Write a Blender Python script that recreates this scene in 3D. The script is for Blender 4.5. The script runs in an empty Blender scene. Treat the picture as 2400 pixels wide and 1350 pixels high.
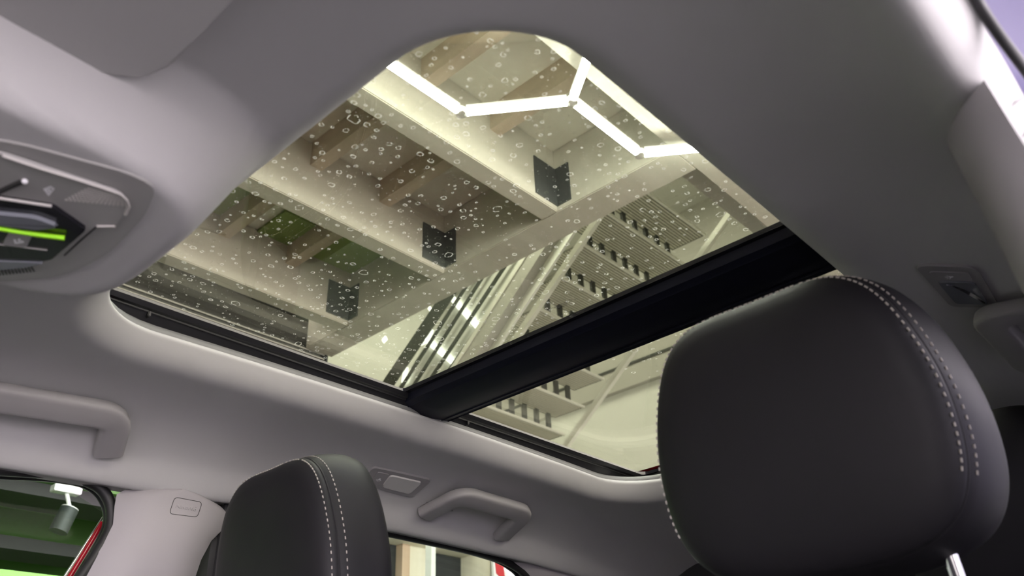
import bpy, bmesh, math, random
import numpy as np
from mathutils import Vector, Matrix
random.seed(7)
R = math.radians
sc = bpy.context.scene
col = sc.collection
PI = math.pi

# ------------------------------------------------------------------ camera
# car frame: x to the passenger side, y forward, z up; metres; garage floor z = 0
CAM = Vector((-0.633, 0.0, 1.10))
FPX = 1959.0
MW = Matrix(((-0.73573953, 0.36305434, 0.57173323),
             (-0.67621167, -0.34673268, -0.65001094),
             (-0.0377507, -0.86485143, 0.50060652)))      # camera (x right, y down, z ahead) to car
def ray(px, py):
    return (MW @ Vector((px - 1200.0, py - 675.0, FPX))).normalized()
def at(px, py, **k):
    (a, v), = k.items()
    i = 'xyz'.index(a)
    r = ray(px, py)
    return CAM + r * ((v - CAM[i]) / r[i])
cd = bpy.data.cameras.new('camera')
cam = bpy.data.objects.new('camera', cd)
col.objects.link(cam)
cd.sensor_fit = 'HORIZONTAL'
cd.sensor_width = 36.0
cd.lens = FPX / 2400.0 * 36.0
cd.clip_start = 0.01
cx = MW @ Vector((1, 0, 0)); cy = MW @ Vector((0, -1, 0)); cz = MW @ Vector((0, 0, -1))
rot = Matrix((cx, cy, cz)).transposed()
cam.matrix_world = Matrix.Translation(CAM) @ rot.to_4x4()
cd.dof.use_dof = True
cd.dof.focus_distance = 1.5
cd.dof.aperture_fstop = 7.7
sc.camera = cam

# ------------------------------------------------------------------ world, lights, exposure
w = bpy.data.worlds.new('world'); sc.world = w
w.use_nodes = True
w.node_tree.nodes['Background'].inputs[0].default_value = (0.93, 0.85, 0.91, 1)
w.node_tree.nodes['Background'].inputs[1].default_value = 11.0
sc.view_settings.view_transform = 'Standard'
sc.view_settings.look = 'None'
sc.view_settings.gamma = 1.0
sc.view_settings.use_curve_mapping = False
sc.view_settings.exposure = 0.0
sc.cycles.use_denoising = True
sc.cycles.max_bounces = 6
sc.cycles.diffuse_bounces = 4
sc.cycles.glossy_bounces = 2
sc.cycles.transparent_max_bounces = 12
sc.cycles.use_adaptive_sampling = True
sc.cycles.adaptive_threshold = 0.08
sc.cycles.sample_clamp_indirect = 6.0
LED_POWER = 62.0

def area(name, loc, rot_, size, power, color):
    l = bpy.data.lights.new(name, 'AREA'); l.shape = 'RECTANGLE'; l.size, l.size_y = size; l.energy = power; l.color = color
    o = bpy.data.objects.new(name, l); col.objects.link(o); o.location = loc; o.rotation_euler = rot_
    return o
area('stairwell_light', (3.0, -4.3, 5.55), (0, 0, 0), (2.4, 1.6), 80, (1.0, .98, .92))
area('screen_fill', (1.9, -2.72, 4.5), Vector((.9, -.73, -.85)).to_track_quat('-Z', 'Y').to_euler(), (.5, .3), 22, (1.0, 1.0, .95))  # unseen fill light added to brighten the white stair panel
# ------------------------------------------------------------------ materials
MATS = {}
def nodes(name):
    m = bpy.data.materials.new(name); m.use_nodes = True
    nt = m.node_tree
    return m, nt, nt.nodes['Principled BSDF']
def mat(name, c, rough=0.5, metal=0.0, spec=0.5, noise=None, bump=None, coat=0.0, sheen=0.0, emit=None):
    """noise = (scale, amount) colour mottling; bump = (scale, strength)"""
    m, nt, b = nodes(name)
    b.inputs['Base Color'].default_value = (*c, 1)
    b.inputs['Roughness'].default_value = rough
    b.inputs['Metallic'].default_value = metal
    b.inputs['Specular IOR Level'].default_value = spec
    b.inputs['Coat Weight'].default_value = coat
    b.inputs['Sheen Weight'].default_value = sheen
    tc = nt.nodes.new('ShaderNodeTexCoord')
    if noise:
        n = nt.nodes.new('ShaderNodeTexNoise'); n.inputs['Scale'].default_value = noise[0]; n.inputs['Detail'].default_value = 5
        nt.links.new(tc.outputs['Object'], n.inputs['Vector'])
        mx = nt.nodes.new('ShaderNodeMix'); mx.data_type = 'RGBA'
        mx.inputs['A'].default_value = (*[v * (1 - noise[1]) for v in c], 1)
        mx.inputs['B'].default_value = (*[min(1, v * (1 + noise[1])) for v in c], 1)
        nt.links.new(n.outputs['Fac'], mx.inputs['Factor'])
        nt.links.new(mx.outputs['Result'], b.inputs['Base Color'])
    if bump:
        n2 = nt.nodes.new('ShaderNodeTexNoise'); n2.inputs['Scale'].default_value = bump[0]; n2.inputs['Detail'].default_value = 2
        nt.links.new(tc.outputs['Object'], n2.inputs['Vector'])
        bp = nt.nodes.new('ShaderNodeBump'); bp.inputs['Strength'].default_value = bump[1]; bp.inputs['Distance'].default_value = 0.001
        nt.links.new(n2.outputs['Fac'], bp.inputs['Height'])
        nt.links.new(bp.outputs['Normal'], b.inputs['Normal'])
    if emit:
        b.inputs['Emission Color'].default_value = (*emit[0], 1)
        b.inputs['Emission Strength'].default_value = emit[1]
    MATS[name] = m
    return m
def wood(name, c1, c2, scale, axis):
    """painted timber with faint grain along axis"""
    m, nt, b = nodes(name)
    tc = nt.nodes.new('ShaderNodeTexCoord'); mp = nt.nodes.new('ShaderNodeMapping')
    s = [scale * 8, scale * 8, scale * 8]; s['xyz'.index(axis)] = scale
    mp.inputs['Scale'].default_value = s
    n = nt.nodes.new('ShaderNodeTexNoise'); n.inputs['Scale'].default_value = 1.0; n.inputs['Detail'].default_value = 6
    cr = nt.nodes.new('ShaderNodeValToRGB')
    cr.color_ramp.elements[0].position = 0.35; cr.color_ramp.elements[0].color = (*c1, 1)
    cr.color_ramp.elements[1].position = 0.65; cr.color_ramp.elements[1].color = (*c2, 1)
    nt.links.new(tc.outputs['Object'], mp.inputs['Vector']); nt.links.new(mp.outputs['Vector'], n.inputs['Vector'])
    nt.links.new(n.outputs['Fac'], cr.inputs['Fac']); nt.links.new(cr.outputs['Color'], b.inputs['Base Color'])
    b.inputs['Roughness'].default_value = 0.65
    MATS[name] = m
    return m
def glass(name, tint, refl=0.6, rough=0.0):
    m = bpy.data.materials.new(name); m.use_nodes = True
    nt = m.node_tree; nt.nodes.clear()
    o = nt.nodes.new('ShaderNodeOutputMaterial'); mix = nt.nodes.new('ShaderNodeMixShader')
    t = nt.nodes.new('ShaderNodeBsdfTransparent'); t.inputs['Color'].default_value = (*tint, 1)
    g = nt.nodes.new('ShaderNodeBsdfGlossy'); g.inputs['Roughness'].default_value = rough
    f = nt.nodes.new('ShaderNodeFresnel'); f.inputs['IOR'].default_value = 1.45
    mu = nt.nodes.new('ShaderNodeMath'); mu.operation = 'MULTIPLY'; mu.inputs[1].default_value = refl
    nt.links.new(f.outputs['Fac'], mu.inputs[0]); nt.links.new(mu.outputs[0], mix.inputs['Fac'])
    nt.links.new(t.outputs[0], mix.inputs[1]); nt.links.new(g.outputs[0], mix.inputs[2])
    nt.links.new(mix.outputs[0], o.inputs['Surface'])
    MATS[name] = m
    return m
def spots_mat(name, fac):
    m = bpy.data.materials.new(name); m.use_nodes = True
    nt = m.node_tree; nt.nodes.clear()
    o = nt.nodes.new('ShaderNodeOutputMaterial'); mix = nt.nodes.new('ShaderNodeMixShader'); m2 = nt.nodes.new('ShaderNodeMixShader')
    t = nt.nodes.new('ShaderNodeBsdfTransparent')
    d = nt.nodes.new('ShaderNodeBsdfDiffuse'); d.inputs['Color'].default_value = (.9, .9, .85, 1)
    tr = nt.nodes.new('ShaderNodeBsdfTranslucent'); tr.inputs['Color'].default_value = (.95, .95, .88, 1)
    m2.inputs['Fac'].default_value = 0.8
    nt.links.new(d.outputs[0], m2.inputs[1]); nt.links.new(tr.outputs[0], m2.inputs[2])
    mix.inputs['Fac'].default_value = fac
    nt.links.new(t.outputs[0], mix.inputs[1]); nt.links.new(m2.outputs[0], mix.inputs[2])
    nt.links.new(mix.outputs[0], o.inputs['Surface'])
    MATS[name] = m
    return m
def liner_mat():
    m, nt, b = nodes('woven_headliner')
    b.inputs['Roughness'].default_value = 0.9
    b.inputs['Specular IOR Level'].default_value = 0.15
    b.inputs['Sheen Weight'].default_value = 0.1
    tc = nt.nodes.new('ShaderNodeTexCoord')
    n = nt.nodes.new('ShaderNodeTexNoise'); n.inputs['Scale'].default_value = 9; n.inputs['Detail'].default_value = 3
    nt.links.new(tc.outputs['Object'], n.inputs['Vector'])
    mx = nt.nodes.new('ShaderNodeMix'); mx.data_type = 'RGBA'
    mx.inputs['A'].default_value = (.46, .455, .455, 1); mx.inputs['B'].default_value = (.50, .495, .495, 1)
    nt.links.new(n.outputs['Fac'], mx.inputs['Factor']); nt.links.new(mx.outputs['Result'], b.inputs['Base Color'])
    hs = []
    for rz in (38, -52):
        mp = nt.nodes.new('ShaderNodeMapping'); mp.inputs['Rotation'].default_value = (0, 0, R(rz))
        wv = nt.nodes.new('ShaderNodeTexWave'); wv.inputs['Scale'].default_value = 420; wv.inputs['Distortion'].default_value = 0.6
        nt.links.new(tc.outputs['Object'], mp.inputs['Vector']); nt.links.new(mp.outputs['Vector'], wv.inputs['Vector'])
        hs.append(wv)
    ad = nt.nodes.new('ShaderNodeMath'); ad.operation = 'ADD'
    nt.links.new(hs[0].outputs['Fac'], ad.inputs[0]); nt.links.new(hs[1].outputs['Fac'], ad.inputs[1])
    bp = nt.nodes.new('ShaderNodeBump'); bp.inputs['Strength'].default_value = 0.22; bp.inputs['Distance'].default_value = 0.0002
    nt.links.new(ad.outputs[0], bp.inputs['Height']); nt.links.new(bp.outputs['Normal'], b.inputs['Normal'])
    MATS['liner'] = m
liner_mat()
mat('trim', (.33, .313, .325), .55, spec=.4, bump=(900, .06))
mat('handle', (.33, .318, .322), .5, spec=.4, bump=(1200, .05))
mat('lampframe', (.30, .29, .295), .5)
mat('lamplens', (.55, .54, .53), .25)
mat('lampclear', (.20, .21, .24), .06, spec=.8, coat=.6)
mat('icon', (.85, .85, .88), .5)
mat('leather', (.013, .0125, .0145), .52, spec=.20, bump=(700, .12), noise=(14, .15))
mat('leather_side', (.090, .088, .092), .42, spec=.5, bump=(700, .12))
mat('stitch', (.42, .39, .35), .7)
mat('rubber', (.012, .012, .013), .5)
mat('greyrubber', (.17, .172, .172), .5)
mat('blackgloss', (.008, .008, .012), .12, coat=.4)
mat('blackplastic', (.010, .010, .012), .35)
mat('navybar', (.005, .006, .014), .45, spec=.25)
mat('chrome', (.85, .85, .87), .08, metal=1)
mat('console', (.33, .325, .315), .5)
mat('consoleedge', (.52, .50, .48), .4)
mat('greenglint', (.40, .95, .02), .25)
mat('redpaint', (.36, .008, .02), .2, coat=.8)
mat('visor', (.40, .395, .39), .75, bump=(900, .1))
mat('darkfabric', (.03, .03, .033), .8)
glass('sunroof_glass', (.88, .89, .79), .35)
glass('dimming_glass', (.42, .42, .46), .5)
glass('side_glass', (.86, .93, .86), .10)
spots_mat('spots', .42); spots_mat('specks', .5)
mat('print', (.02, .02, .02), .6)
wood('beamwood', (.47, .45, .38), (.55, .53, .46), 1.2, 'y')
wood('joistwood', (.43, .36, .27), (.51, .44, .34), 2.0, 'x')
wood('boards', (.68, .68, .58), (.76, .76, .66), .8, 'y')
mat('plaster', (.62, .62, .56), .85, noise=(2.5, .06))
mat('violet_reflect', (.10, .085, .20), .3)
mat('lilac', (.13, .11, .36), .6, noise=(2, .15))
mat('whitewall', (.80, .81, .75), .7, noise=(2, .03))
mat('greywall', (.48, .47, .42), .8, noise=(5, .06))
mat('darkplate', (.055, .06, .06), .7, noise=(25, .3))
mat('mirrordark', (.06, .062, .058), .6, noise=(6, .3))
mat('mirrorline', (.55, .55, .50), .4)
mat('steelwhite', (.82, .82, .74), .5)
mat('treadslat', (.66, .65, .54), .6)
mat('treadgap', (.20, .195, .16), .8)
mat('darkbar', (.05, .055, .045), .6)
mat('whiteboard', (.86, .87, .80), .35)
mat('greenpaint', (.055, .15, .013), .5, noise=(3, .2))
mat('limepaint', (.17, .50, .003), .35, coat=.5)
mat('greyboard', (.055, .053, .053), .7)
mat('greenspill', (.24, .33, .09), .8)
mat('spotbody', (.03, .038, .034), .5)
mat('spotwhite', (.8, .78, .76), .4)
mat('darkpanel', (.022, .023, .023), .8)
wood('lightboard', (.74, .67, .52), (.80, .74, .60), 1.5, 'z')
wood('tanwood', (.52, .36, .24), (.58, .42, .30), 1.5, 'z')
mat('signred', (.55, .02, .03), .5)
mat('signwhite', (.85, .83, .80), .5)
mat('bounceground', (.62, .60, .60), .85, noise=(3, .08))
mat('concrete', (.17, .17, .165), .85, noise=(3, .15))
mat('led', (1, 1, 1), .5, emit=((.93, .97, 1.0), LED_POWER))
mat('glow_wall', (1, 1, 1), .5, emit=((.93, .97, 1.0), 2.6))
mat('connector', (.55, .56, .52), .2)

# ------------------------------------------------------------------ object helpers
def link(name, me, m, parent=None, smooth=False, angle=None):
    o = bpy.data.objects.new(name, me); col.objects.link(o)
    if m is not None and not me.materials:
        me.materials.append(MATS[m])
    if parent is not None:
        o.parent = parent
    if smooth:
        for p in me.polygons: p.use_smooth = True
        if angle:
            me.set_sharp_from_angle(angle=R(angle))
    return o
def mesh(name, verts, faces, m, parent=None, smooth=False, angle=None):
    me = bpy.data.meshes.new(name); me.from_pydata([tuple(v) for v in verts], [], faces); me.validate(); me.update()
    return link(name, me, m, parent, smooth, angle)
def frombm(name, bm, m, parent=None, smooth=False, angle=None):
    bmesh.ops.recalc_face_normals(bm, faces=bm.faces)
    me = bpy.data.meshes.new(name); bm.to_mesh(me); bm.free()
    return link(name, me, m, parent, smooth, angle)
def bbox(bm, a, b, bev=0.0, mtx=None, seg=2):
    s = bmesh.new(); bmesh.ops.create_cube(s, size=1)
    a = Vector(a); b = Vector(b)
    for v in s.verts:
        v.co = Vector((a[i] + (b[i] - a[i]) * (v.co[i] + .5) for i in range(3)))
    if bev: bmesh.ops.bevel(s, geom=s.edges[:], offset=bev, segments=seg, affect='EDGES', clamp_overlap=True)
    if mtx: bmesh.ops.transform(s, matrix=mtx, verts=s.verts)
    me = bpy.data.meshes.new('t'); s.to_mesh(me); s.free(); bm.from_mesh(me); bpy.data.meshes.remove(me)
def box(name, a, b, m, parent=None, bev=0.0, mtx=None):
    bm = bmesh.new(); bbox(bm, a, b, bev, mtx)
    return frombm(name, bm, m, parent, smooth=bev > 0, angle=40 if bev else None)
def empty(name, label=None, cat=None, group=None, loc=(0, 0, 0)):
    o = bpy.data.objects.new(name, None); col.objects.link(o); o.location = loc; o.empty_display_size = .05
    return tag(o, label, cat, group)
def tag(o, label=None, cat=None, group=None, kind=None):
    if label: o['label'] = label
    if cat: o['category'] = cat
    if group: o['group'] = group
    if kind: o['kind'] = kind
    return o
def struct(o, label=None):
    o['kind'] = 'structure'
    if label: o['label'] = label
    return o
def tube_data(path, rad, n=10, closed=False, up=None, prof=None):
    """sweep a circle (or prof: list of (a, b) offsets) along a path"""
    P = [Vector(p) for p in path]; V = []; F = []
    k = len(P); up = Vector(up) if up is not None else None
    prev = None
    pr = prof or [(math.cos(2 * PI * j / n) * rad, math.sin(2 * PI * j / n) * rad) for j in range(n)]
    n = len(pr)
    for i, p in enumerate(P):
        a = P[(i - 1) % k] if closed or i > 0 else p
        b = P[(i + 1) % k] if closed or i < k - 1 else p
        t = (b - a).normalized()
        if up is not None:
            u = up if not callable(up) else up
        else:
            u = prev if prev is not None else (Vector((0, 0, 1)) if abs(t.z) < .9 else Vector((1, 0, 0)))
        s = t.cross(u).normalized(); u2 = s.cross(t).normalized(); prev = u2
        for (aa, bb) in pr:
            V.append(p + s * aa + u2 * bb)
    m = k if closed else k - 1
    for i in range(m):
        for j in range(n):
            F.append((i * n + j, i * n + (j + 1) % n, ((i + 1) % k) * n + (j + 1) % n, ((i + 1) % k) * n + j))
    if not closed:
        F.append(tuple(range(n - 1, -1, -1))); F.append(tuple((k - 1) * n + j for j in range(n)))
    return V, F
def tube(name, path, rad, m, parent=None, n=10, closed=False, up=None, prof=None):
    V, F = tube_data(path, rad, n, closed, up, prof)
    return mesh(name, V, F, m, parent, smooth=True, angle=50)
def superell(hw, ht, n=16, e=3.0):
    r = []
    for j in range(n):
        t = 2 * PI * j / n; c, s = math.cos(t), math.sin(t)
        r.append((math.copysign(abs(c) ** (2 / e), c) * hw, math.copysign(abs(s) ** (2 / e), s) * ht))
    return r
def roundpoly(pts, r, n=6):
    out = []; k = len(pts)
    for i in range(k):
        p = Vector(pts[i]); a = Vector(pts[i - 1]); b = Vector(pts[(i + 1) % k])
        da = (a - p); db = (b - p); rr = min(r[i] if isinstance(r, (list, tuple)) else r, da.length * .45, db.length * .45)
        s = p + da.normalized() * rr; e = p + db.normalized() * rr
        for j in range(n + 1):
            t = j / n
            out.append(s * (1 - t) ** 2 + p * 2 * t * (1 - t) + e * t * t)
    return out
def resample(path, step):
    P = [Vector(p) for p in path]; out = [P[0]]
    for a, b in zip(P, P[1:]):
        n = max(1, int((b - a).length / step))
        for i in range(1, n + 1): out.append(a.lerp(b, i / n))
    return out
def smoothpath(path, r, n=6):
    P = [Vector(p) for p in path]; out = [P[0]]
    for i in range(1, len(P) - 1):
        da = P[i - 1] - P[i]; db = P[i + 1] - P[i]; rr = min(r, da.length * .48, db.length * .48)
        s = P[i] + da.normalized() * rr; e = P[i] + db.normalized() * rr
        for j in range(n + 1):
            t = j / n; out.append(s * (1 - t) ** 2 + P[i] * 2 * t * (1 - t) + e * t * t)
    out.append(P[-1])
    return out
def prism(name, outline, z0, z1, m, parent=None, bev=0.0, axis='z'):
    """closed outline (2-D) extruded between z0 and z1 along axis"""
    bm = bmesh.new()
    def mk(p, z):
        return {'z': (p[0], p[1], z), 'x': (z, p[0], p[1]), 'y': (p[0], z, p[1])}[axis]
    va = [bm.verts.new(mk(p, z0)) for p in outline]; vb = [bm.verts.new(mk(p, z1)) for p in outline]
    bm.faces.new(va); bm.faces.new(vb[::-1]); k = len(va)
    for i in range(k): bm.faces.new((va[i], vb[i], vb[(i + 1) % k], va[(i + 1) % k]))
    if bev: bmesh.ops.bevel(bm, geom=[e for e in bm.edges if len(e.link_faces) == 2 and (len(e.link_faces[0].verts) == k or len(e.link_faces[1].verts) == k)], offset=bev, segments=2, affect='EDGES')
    return frombm(name, bm, m, parent, smooth=True, angle=35)

# ------------------------------------------------------------------ headliner surface
PRX = [0, .20, .33, .40, .45, .50, .55, .570, .582, .595, .612, .66]
PRZ = [1.574, 1.574, 1.574, 1.573, 1.568, 1.551, 1.514, 1.483, 1.472, 1.476, 1.492, 1.53]
TAN = [0] + [(PRZ[i + 1] - PRZ[i - 1]) / (PRX[i + 1] - PRX[i - 1]) for i in range(1, len(PRX) - 1)] + [.8]
def prof(t):
    t = abs(t)
    for i in range(len(PRX) - 1):
        if t <= PRX[i + 1] or i == len(PRX) - 2:
            h = PRX[i + 1] - PRX[i]; s = (t - PRX[i]) / h
            return ((2 * s ** 3 - 3 * s * s + 1) * PRZ[i] + (s ** 3 - 2 * s * s + s) * h * TAN[i]
                    + (-2 * s ** 3 + 3 * s * s) * PRZ[i + 1] + (s ** 3 - s * s) * h * TAN[i + 1])
OCX, OCY, OHX, OHY, ORAD = 0.0, -0.8875, 0.35, 0.5725, 0.105      # opening: centre, half size, corner radius
def sd_open(x, y):
    qx = abs(x - OCX) - OHX + ORAD; qy = abs(y - OCY) - OHY + ORAD
    return math.hypot(max(qx, 0), max(qy, 0)) + min(max(qx, qy), 0) - ORAD
def sstep(a, b, v):
    t = min(1, max(0, (v - a) / (b - a))); return t * t * (3 - 2 * t)
def lz(x, y, lip=True):
    z = prof(x)
    z += .011 * max(0.0, 1 - ((y + .88) / .60) ** 2)
    z += .013 * sstep(.48, .57, abs(x)) * (1 - sstep(-.90, -.50, y))
    if y > -.35: z -= .045 * ((y + .35) / .40) ** 2
    if y < -1.40: z -= .06 * ((-1.40 - y) / .5) ** 2
    q = ((abs(x) / .150) ** 4 + (abs(y + .055) / .235) ** 4) ** .25
    hs_ = 1 - sstep(.80, 1.06, q); z += (1.4868 - z) * hs_
    if lip:
        d = sd_open(x, y)
        if d < .040:
            u = 1 - max(d, 0) / .040
            z += .030 * u ** 2.0
    return z
def on_liner(px, py):
    r = ray(px, py); t0 = .1
    f = lambda t: (CAM + r * t).z - lz((CAM + r * t).x, (CAM + r * t).y)
    t = t0; prevt = t0
    while t < 3 and f(t) < 0:
        prevt = t; t += .01
    a, b = prevt, t
    for _ in range(30):
        m = (a + b) / 2
        if f(m) < 0: a = m
        else: b = m
    return CAM + r * a

def rrect(hx, hy, cx_, cy_, r, n=14, edge=40):
    pts = []
    cs = [(1, 1), (-1, 1), (-1, -1), (1, -1)]
    for i, (sx, sy) in enumerate(cs):
        a0 = i * PI / 2
        arc = [(cx_ + sx * (hx - r) + math.cos(a0 + PI / 2 * j / n) * r, cy_ + sy * (hy - r) + math.sin(a0 + PI / 2 * j / n) * r) for j in range(n + 1)]
        pts += arc
        nx, ny = cs[(i + 1) % 4]; a1 = (i + 1) * PI / 2
        e = (cx_ + nx * (hx - r) + math.cos(a1) * r, cy_ + ny * (hy - r) + math.sin(a1) * r); s = arc[-1]
        k = edge if i % 2 == 0 else int(edge * 1.5)
        pts += [(s[0] + (e[0] - s[0]) * j / k, s[1] + (e[1] - s[1]) * j / k) for j in range(1, k)]
    return pts
inner = rrect(OHX, OHY, OCX, OCY, ORAD, 16, 90)
LX, LYF, LYR = .612, .085, -1.86
V = []; F = []
ds = [0, .0015, .003, .005, .0075, .010, .013, .016, .020, .024, .028, .033, .040, .054]
NS = 44
N = len(inner)
rings = len(ds) + NS + 2
for (x, y) in inner:      # folded-back edge above the lip
    g = Vector(((x - OCX) / OHX, (y - OCY) / OHY)); nrm = Vector((g.x ** 9, g.y ** 9)).normalized()
    V.append((x + nrm.x * .010, y + nrm.y * .010, lz(x, y) + .010))
for (x, y) in inner: V.append((x, y, lz(x, y) + .003))
for d in ds:
    for i, (x, y) in enumerate(inner):
        a = inner[i - 1]; b = inner[(i + 1) % N]; t = Vector((b[0] - a[0], b[1] - a[1])).normalized()
        X, Y = x + t.y * d, y - t.x * d
        V.append((X, Y, lz(X, Y)))
base = len(V) - N
for s in range(1, NS + 1):
    u = (s / NS) ** 1.12
    for i in range(N):
        X, Y, _ = V[base + i]
        gx = (X - OCX) / (OHX + .054); gy = (Y - OCY) / (OHY + .054); k = max(abs(gx), abs(gy))
        gx /= k; gy /= k
        ox = gx * LX; oy = LYF + (gy - 1) / 2 * (LYF - LYR)
        X, Y = X + (ox - X) * u, Y + (oy - Y) * u
        V.append((X, Y, lz(X, Y)))
nr = len(V) // N
for r_ in range(nr - 1):
    for i in range(N):
        F.append((r_ * N + i, r_ * N + (i + 1) % N, (r_ + 1) * N + (i + 1) % N, (r_ + 1) * N + i))
struct(mesh('ceiling', V, F, 'liner', smooth=True), 'light grey woven fabric headliner with rolled edge around the glass roof opening')

# ------------------------------------------------------------------ car shell out of view (keeps light out and closes the cabin)
def rprof(t):      # outer roof skin, red
    return 1.668 if t < .45 else 1.668 - 2.2 * (t - .45) ** 2 - .9 * max(0, t - .60)
V = []; F = []; xs = [.385, .42, .46, .50, .54, .58, .61, .63, .645]
ys = [.10 - i * .1 for i in range(22)]
for s in (-1, 1):
    b0 = len(V)
    for y in ys:
        for x in xs: V.append((s * x, y, rprof(x) - (.05 * ((y + .35) / .4) ** 2 if y > -.35 else 0) - (.06 * ((-1.4 - y) / .5) ** 2 if y < -1.4 else 0)))
    n = len(xs)
    for i in range(len(ys) - 1):
        for j in range(n - 1): F.append((b0 + i * n + j, b0 + i * n + j + 1, b0 + (i + 1) * n + j + 1, b0 + (i + 1) * n + j))
b0 = len(V)
V += [(-.39, .10, 1.60), (.39, .10, 1.60), (.39, -.27, 1.664), (-.39, -.27, 1.664), (-.39, -1.53, 1.664), (.39, -1.53, 1.664), (.39, -2.0, 1.60), (-.39, -2.0, 1.60)]
F += [(b0, b0 + 1, b0 + 2, b0 + 3), (b0 + 4, b0 + 5, b0 + 6, b0 + 7)]
struct(mesh('trim_5', V, F, 'redpaint', smooth=True, angle=40), 'red painted roof skin around the glass roof')
floor_car = box('car_floor', (-.70, -2.1, .30), (.70, .9, .36), 'darkfabric'); struct(floor_car, 'dark carpeted cabin floor')
bm = bmesh.new(); bbox(bm, (.64, -2.1, .30), (.76, .6, 1.03), .02); bbox(bm, (.62, -.48, .98), (.68, .5, 1.05), .015); bbox(bm, (.62, -1.45, .98), (.68, -.68, 1.05), .015)
struct(frombm('wall_right', bm, 'darkfabric', smooth=True, angle=40), 'dark lower door panels on the passenger side')
bm = bmesh.new(); bbox(bm, (-.76, -2.1, .30), (-.66, -.66, 1.03), .02)
struct(frombm('wall_left', bm, 'darkfabric', smooth=True, angle=40), 'dark lower rear door panel on the driver side')
bm = bmesh.new(); bbox(bm, (-.70, -2.15, .30), (.70, -2.05, 1.10), .02); bbox(bm, (-.66, -1.80, .36), (.66, -1.60, 1.02), .05)
tg = struct(frombm('wall_back', bm, 'darkfabric', smooth=True, angle=40), 'dark rear bench and tailgate panel')
mesh('tailgate_trim', [(-.66, -1.82, 1.60), (.66, -1.82, 1.60), (.66, -1.88, 1.46), (-.66, -1.88, 1.46), (.66, -2.08, 1.08), (-.66, -2.08, 1.08)], [(0, 1, 2, 3), (3, 2, 4, 5)], 'darkfabric', tg)
V = [(-.68, .35, .98), (.68, .35, .98), (.68, .60, 1.02), (-.68, .60, 1.02), (-.68, .33, .36), (.68, .33, .36), (.68, 1.0, .36), (-.68, 1.0, .36), (-.68, 1.0, 1.0), (.68, 1.0, 1.0)]
struct(mesh('wall_front', V, [(0, 1, 2, 3), (0, 4, 5, 1), (3, 2, 9, 8), (8, 9, 6, 7), (0, 3, 8, 7, 4), (1, 5, 6, 9, 2)], 'darkfabric'), 'dark dashboard block below the windscreen')

# ------------------------------------------------------------------ glass roof
roof = empty('glass_roof', 'two-panel panoramic glass roof with black crossbar and dried water spots', 'sunroof', loc=(0, -.89, 1.65))
def rp(o):
    o.matrix_parent_inverse = roof.matrix_world.inverted(); return o
bpy.context.view_layer.update()
ZG = 1.652
GF = (-.345, .345, -.830, -.262)      # clear area of the front pane: x0 x1 y0 y1
GR = (-.345, .345, -1.512, -.956)
def pane(name, ext):
    o = prism(name, roundpoly([(ext[0], ext[2]), (ext[1], ext[2]), (ext[1], ext[3]), (ext[0], ext[3])], .03), ZG, ZG + .004, 'sunroof_glass', roof)
    return rp(o)
front_glass = pane('front_glass', (-.395, .395, -.872, -.24))
rear_glass = pane('rear_glass', (-.395, .395, -1.555, -.895))
def frame(name, o, i, rad, z0, z1, m):
    """flat ring between an outer rectangle and a rounded inner hole"""
    inn = rrect((i[1] - i[0]) / 2, (i[3] - i[2]) / 2, (i[0] + i[1]) / 2, (i[2] + i[3]) / 2, rad, 6, 4)
    cx_, cy_ = (o[0] + o[1]) / 2, (o[2] + o[3]) / 2; hx, hy = (o[1] - o[0]) / 2, (o[3] - o[2]) / 2
    out = []
    for p in inn:
        gx = (p[0] - (i[0] + i[1]) / 2) / ((i[1] - i[0]) / 2); gy = (p[1] - (i[2] + i[3]) / 2) / ((i[3] - i[2]) / 2); k = max(abs(gx), abs(gy))
        out.append((cx_ + gx / k * hx, cy_ + gy / k * hy))
    k = len(inn); V = [(*p, z0) for p in inn] + [(*p, z0) for p in out] + [(*p, z1) for p in inn] + [(*p, z1) for p in out]; F = []
    for a in range(k):
        b = (a + 1) % k
        F += [(a, b, k + b, k + a), (2 * k + a, 3 * k + a, 3 * k + b, 2 * k + b), (a, 2 * k + a, 2 * k + b, b), (k + a, k + b, 3 * k + b, 3 * k + a)]
    return rp(mesh(name, V, F, m, roof))
frame('front_frit', (-.40, .40, -.872, -.235), (-.345, .345, -.830, -.258), .008, ZG - .007, ZG - .0005, 'blackgloss')
frame('rear_frit', (-.40, .40, -1.56, -.90), GR, .022, ZG - .007, ZG - .0005, 'blackgloss')
# crossbar: profile in y-z swept across
bp_ = [(-.838, 1.645), (-.842, 1.634), (-.850, 1.630), (-.8515, 1.6285), (-.853, 1.630), (-.880, 1.622), (-.905, 1.622), (-.925, 1.625), (-.9265, 1.6235), (-.928, 1.625), (-.940, 1.627), (-.9415, 1.6255), (-.943, 1.627), (-.950, 1.632), (-.954, 1.645)]
V = []; F = []; n = len(bp_)
for x in (-.40, .40):
    V += [(x, y, z) for (y, z) in bp_]
for j in range(n - 1): F.append((j, j + 1, n + j + 1, n + j))
F.append((0, n, 2 * n - 1, n - 1)); F.append(tuple(range(n))); F.append(tuple(range(2 * n - 1, n - 1, -1)))
rp(mesh('crossbar', V, F, 'navybar', roof, smooth=True, angle=20))
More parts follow.
